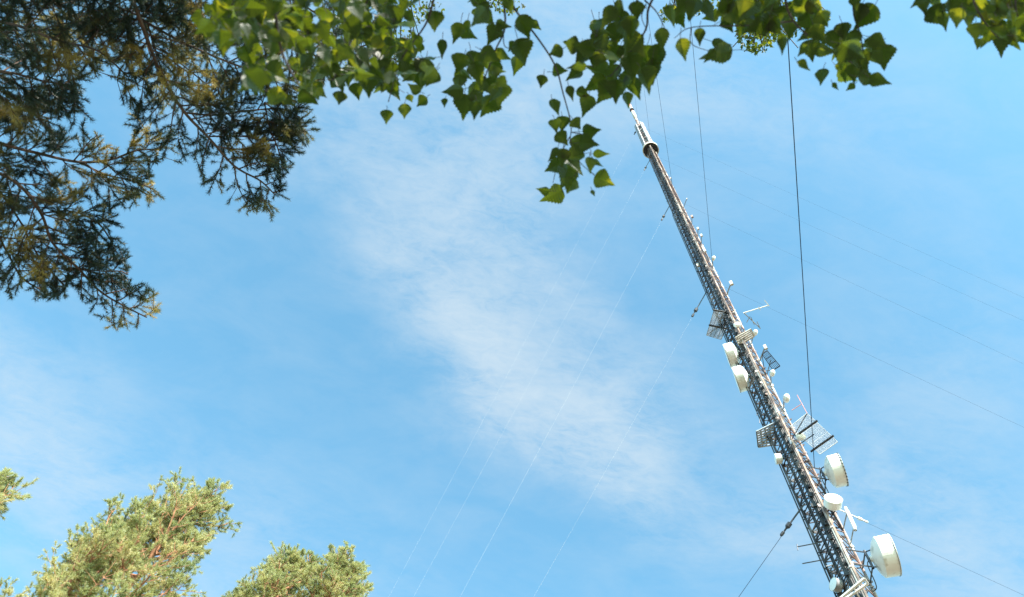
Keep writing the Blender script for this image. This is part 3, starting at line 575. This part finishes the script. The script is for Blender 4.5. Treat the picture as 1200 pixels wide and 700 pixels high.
# leafy crown out of the frame above and behind, which shades most of the leaves below it
def crown(center, rad, n, size, avoid=True):
    k = 0
    c = np.asarray(center, float); P = c+rnd_unit(n)*np.asarray(rad)*rng.random((n, 1))**.4
    pp = proj(P); ok = np.isnan(pp[:, 0]) | (pp[:, 1] < -25) | (pp[:, 0] < -40) | (pp[:, 0] > 1240)
    for p in P[ok]: LP.append(p); LT.append(unit(rnd_unit(1)[0]+np.array([0, 0, -.9]))); LN.append(rnd_unit(1)[0]); LS.append(size*rng.uniform(.7, 1.2))
SUN_AZ, SUN_EL = 165.0, 30.0
SV = azv(SUN_AZ)*math.cos(math.radians(SUN_EL))+ZV*math.sin(math.radians(SUN_EL))
for (x, y, d, t, rad, n) in [(560, 60, 3, .9, (.4, .4, .35), 200), (720, 60, 3, .9, (.5, .45, .35), 280), (880, 20, 3, .9, (.6, .5, .35), 330), (1010, 60, 3, .9, (.42, .42, .35), 230), (1160, 20, 3, .9, (.42, .42, .3), 190),
        (680, 180, 3, 1.6, (.4, .35, .35), 190), (480, 60, 2.8, .9, (.3, .3, .25), 90), (280, 10, 2.2, .7, (.25, .25, .2), 15), (560, 110, 3, 1.3, (.35, .3, .3), 80)]:
    c = at(x, y, d)+SV*t; crown(c, rad, n, .075)
for k in range(10):                                         # limbs from the trunk out to the sprays
    z0 = 2.9+k*.35; p = np.array([np.interp(z0, zt2, Tb[:, 0]), np.interp(z0, zt2, Tb[:, 1]), z0])
    e = [(560, -80), (800, -70), (520, -60), (730, -60), (440, -70), (300, -80), (930, -80), (1005, -60), (1150, -80), (1200, -50)][k]; dd = [3, 3, 2.9, 3, 2.7, 2.3, 3, 3, 2.9, 2.9][k]
    q = at(*e, dd); mid = (p+q)/2+ZV*.45; C = catmull([p, mid, q], 8); tw.tube(C, np.linspace(.02, .006, len(C)), 7)
LP = np.array(LP); b = MB(); add_leaves(b, LP, np.array(LT), np.array(LN), np.array(LS)); b.build('leaves', M_LEAF, birch)
tw.build('branches', M_BTWIG, birch); print('leaves', len(LP))
# taller birch whose lowest sprays show small leaves high above
LP = []; LT = []; LN = []; LS = []; tw = MB()
B2 = azv(178)*5.5; b2 = empty('birch_tree', B2, 'far higher birch whose tiny leaves show behind the near leaves at the top edge', 'birch tree')
z3 = np.linspace(0, 19, 30); T3 = np.stack([B2[0]+np.sin(z3*.3)*.15, B2[1]+np.cos(z3*.3)*.15, z3], -1); b = MB(); b.tube(T3, .2*(1-z3/19)**.7+.02, 12); b.build('trunk', M_BBARK, b2)
def spray(x, y, rx, ry, n, dist, px=5):
    st = at(x, y-ry*2.2, dist)
    for _ in range(max(3, n//14)):
        e = at(x+rng.normal()*rx*.6, y+rng.uniform(-.4, .9)*ry, dist+rng.normal()*.3); tw.tube(catmull([st, (st+e)/2+rnd_unit(1)[0]*.1, e], 4), .006, 4)
    for _ in range(n):
        a = rng.random()*2*PI; q = math.sqrt(rng.random()); c = at(x+rx*q*math.cos(a), y+ry*q*math.sin(a), dist+rng.normal()*.4)
        LP.append(c); LT.append(unit(rnd_unit(1)[0]-ZV*.6)); LN.append(unit(rnd_unit(1)[0]*.8+unit(EYE-c))); LS.append(px/1000*dist*rng.uniform(.7, 1.2))
    p = np.array([np.interp(st[2]-1.5, z3, T3[:, 0]), np.interp(st[2]-1.5, z3, T3[:, 1]), st[2]-1.5]); tw.tube(catmull([p, (p+st)/2+ZV*.3, st], 6), np.linspace(.035, .01, 13), 6)
spray(885, 42, 24, 20, 260, 12); spray(905, 25, 40, 22, 260, 12.5); spray(840, 8, 40, 16, 160, 12); spray(790, 16, 18, 10, 60, 12); spray(955, 20, 18, 8, 60, 12.5, 4)
spray(430, 40, 60, 45, 260, 12, 4); spray(470, 60, 20, 28, 120, 12, 4); spray(590, 8, 26, 9, 90, 12, 4); spray(495, 12, 25, 15, 80, 12, 4)
b = MB(); add_leaves(b, np.array(LP), np.array(LT), np.array(LN), np.array(LS)); b.build('leaves', M_LEAF, b2); tw.build('branches', M_BTWIG, b2)
CLOUD = 1.12
# ---------------------------------------------------------------- sky with thin cirrus
W = bpy.data.worlds.new('World'); S.world = W; W.use_nodes = True; nt = W.node_tree; N = nt.nodes; L = nt.links
bg = N['Background']; sky = N.new('ShaderNodeTexSky'); sky.sky_type = 'NISHITA'; sky.sun_disc = False
sky.sun_elevation = math.radians(SUN_EL); sky.sun_rotation = math.radians(SUN_AZ); sky.air_density = 1.0; sky.dust_density = 1.0; sky.ozone_density = 1.0
def vm(op, a, b=None):
    n = N.new('ShaderNodeVectorMath'); n.operation = op
    for i, s in enumerate((a, b)):
        if s is None: continue
        if hasattr(s, 'links'): L.new(s, n.inputs[i])
        else: n.inputs[i].default_value = s
    return n
def mm(op, a, b=None, c=None, clamp=False):
    n = N.new('ShaderNodeMath'); n.operation = op; n.use_clamp = clamp
    for i, s in enumerate((a, b, c)):
        if s is None: continue
        if hasattr(s, 'links'): L.new(s, n.inputs[i])
        else: n.inputs[i].default_value = s
    return n.outputs[0]
tc = N.new('ShaderNodeTexCoord'); sep = N.new('ShaderNodeSeparateXYZ'); L.new(tc.outputs['Generated'], sep.inputs[0])
zc = mm('MAXIMUM', sep.outputs[2], .05); cx = mm('DIVIDE', sep.outputs[0], zc); cy = mm('DIVIDE', sep.outputs[1], zc)
cb = N.new('ShaderNodeCombineXYZ'); L.new(cx, cb.inputs[0]); L.new(cy, cb.inputs[1]); plane = cb.outputs[0]
def cpos(x, y): d = ray(x, y); return d[0]/d[2], d[1]/d[2]
def fbm(scale, detail, rough, dist, off=(0, 0, 0), rot=0, stretch=(1, 1, 1)):
    mp = N.new('ShaderNodeMapping'); mp.inputs['Location'].default_value = off; mp.inputs['Rotation'].default_value = (0, 0, rot); mp.inputs['Scale'].default_value = stretch
    L.new(plane, mp.inputs['Vector']); n = N.new('ShaderNodeTexNoise'); n.inputs['Scale'].default_value = scale; n.inputs['Detail'].default_value = detail
    n.inputs['Roughness'].default_value = rough; n.inputs['Distortion'].default_value = dist; L.new(mp.outputs[0], n.inputs['Vector']); return n.outputs['Fac']
warp = N.new('ShaderNodeTexNoise'); warp.inputs['Scale'].default_value = 3.5; warp.inputs['Detail'].default_value = 5; L.new(plane, warp.inputs['Vector'])
wv = vm('MULTIPLY', vm('SUBTRACT', warp.outputs['Color'], (.5, .5, .5)).outputs[0], (.28, .28, 0)).outputs[0]
wp = vm('ADD', plane, wv).outputs[0]
def ell(x0, y0, x1, y1, wpx, amp):
    """soft elongated patch of cloud between two picture positions (in the cloud plane overhead)"""
    a = np.array(cpos(x0, y0)); c = np.array(cpos(x1, y1)); m = (a+c)/2; d = c-a; hl = np.linalg.norm(d)/2; ang = math.atan2(d[1], d[0]); w = wpx/1000.
    mp = N.new('ShaderNodeMapping'); mp.vector_type = 'TEXTURE'; mp.inputs['Location'].default_value = (*m, 0); mp.inputs['Rotation'].default_value = (0, 0, ang); mp.inputs['Scale'].default_value = (hl+w*.9, w*1.35, 1)
    L.new(wp, mp.inputs['Vector']); r = vm('LENGTH', mp.outputs[0]).outputs['Value']; r2 = mm('MULTIPLY', r, r)
    return mm('MULTIPLY', mm('EXPONENT', mm('MULTIPLY', r2, -1.6)), amp)
PATCH = [(20, 640, 420, 690, 150, .4), (-20, 520, 120, 640, 110, .5), (545, 80, 590, 400, 100, .95), (470, 300, 640, 500, 62, 1.2), (600, 450, 770, 595, 58, 1.35), (650, 300, 740, 440, 50, .3), (430, 170, 520, 260, 80, .35), (700, 420, 790, 560, 70, .4), (-20, 420, 60, 560, 110, .55),
         (760, 90, 900, 150, 90, .45), (850, 620, 1000, 660, 90, .6), (600, 40, 760, 60, 90, .5), (1050, 420, 1180, 560, 160, .28), (280, 20, 420, 60, 120, .35), (960, 180, 1200, 120, 60, .2), (150, 560, 350, 640, 60, .15), (1050, 620, 1200, 680, 110, .6)]
acc = None
for p in PATCH:
    v = ell(*p); acc = v if acc is None else mm('ADD', acc, v)
f1 = fbm(7, 9, .62, .35, (3.1, 1.2, 0), .9, (1, 1.8, 1)); f2 = fbm(34, 9, .7, .8, (0, 5, 0), .75, (1, 2.2, 1))
tex = mm('ADD', mm('MULTIPLY', f1, .85), mm('MULTIPLY', f2, .55)); tex = mm('MULTIPLY_ADD', tex, 2.1, -.92, clamp=False); tex = mm('MINIMUM', mm('MAXIMUM', tex, 0.12), 1.0)
dens = mm('MULTIPLY', acc, tex); veil = mm('MULTIPLY', mm('MAXIMUM', mm('SUBTRACT', f1, .4), 0), .45)
dens = mm('ADD', dens, veil); dens = mm('MULTIPLY', mm('SUBTRACT', 1.0, mm('EXPONENT', mm('MULTIPLY', mm('MAXIMUM', dens, 0), -CLOUD))), .82)
tint = N.new('ShaderNodeMix'); tint.data_type = 'RGBA'; tint.blend_type = 'MULTIPLY'; tint.inputs[0].default_value = 1
L.new(sky.outputs[0], tint.inputs[6]); tint.inputs[7].default_value = (.765, 1.2, 1.09, 1)
mix = N.new('ShaderNodeMix'); mix.data_type = 'RGBA'; L.new(dens, mix.inputs[0]); L.new(tint.outputs[2], mix.inputs[6]); mix.inputs[7].default_value = (1.8, 2.06, 2.22, 1)
L.new(mix.outputs[2], bg.inputs['Color']); bg.inputs['Strength'].default_value = .15
# ---------------------------------------------------------------- sun, camera, view
sl = bpy.data.lights.new('Sun', 'SUN'); sl.energy = 4.8; sl.angle = math.radians(.53); sl.color = (1, .94, .86)
so = bpy.data.objects.new('sun', sl); COL.objects.link(so); so.rotation_euler = Vector(SV).to_track_quat('Z', 'Y').to_euler()
cam = bpy.data.cameras.new('Camera'); co = bpy.data.objects.new('camera', cam); COL.objects.link(co); S.camera = co
from mathutils import Matrix
Mx = Matrix([list(ROT[i]) for i in range(3)]).to_4x4(); Mx.translation = Vector(EYE); co.matrix_world = Mx
cam.sensor_width = 36; cam.lens = 30; cam.clip_end = 4000; cam.clip_start = .05
cam.dof.use_dof = True; cam.dof.focus_distance = 45; cam.dof.aperture_fstop = 4.5
S.view_settings.view_transform = 'Standard'; S.view_settings.look = 'None'; S.view_settings.exposure = 1.5; S.view_settings.gamma = 1
S.cycles.max_bounces = 6; S.cycles.transparent_max_bounces = 8
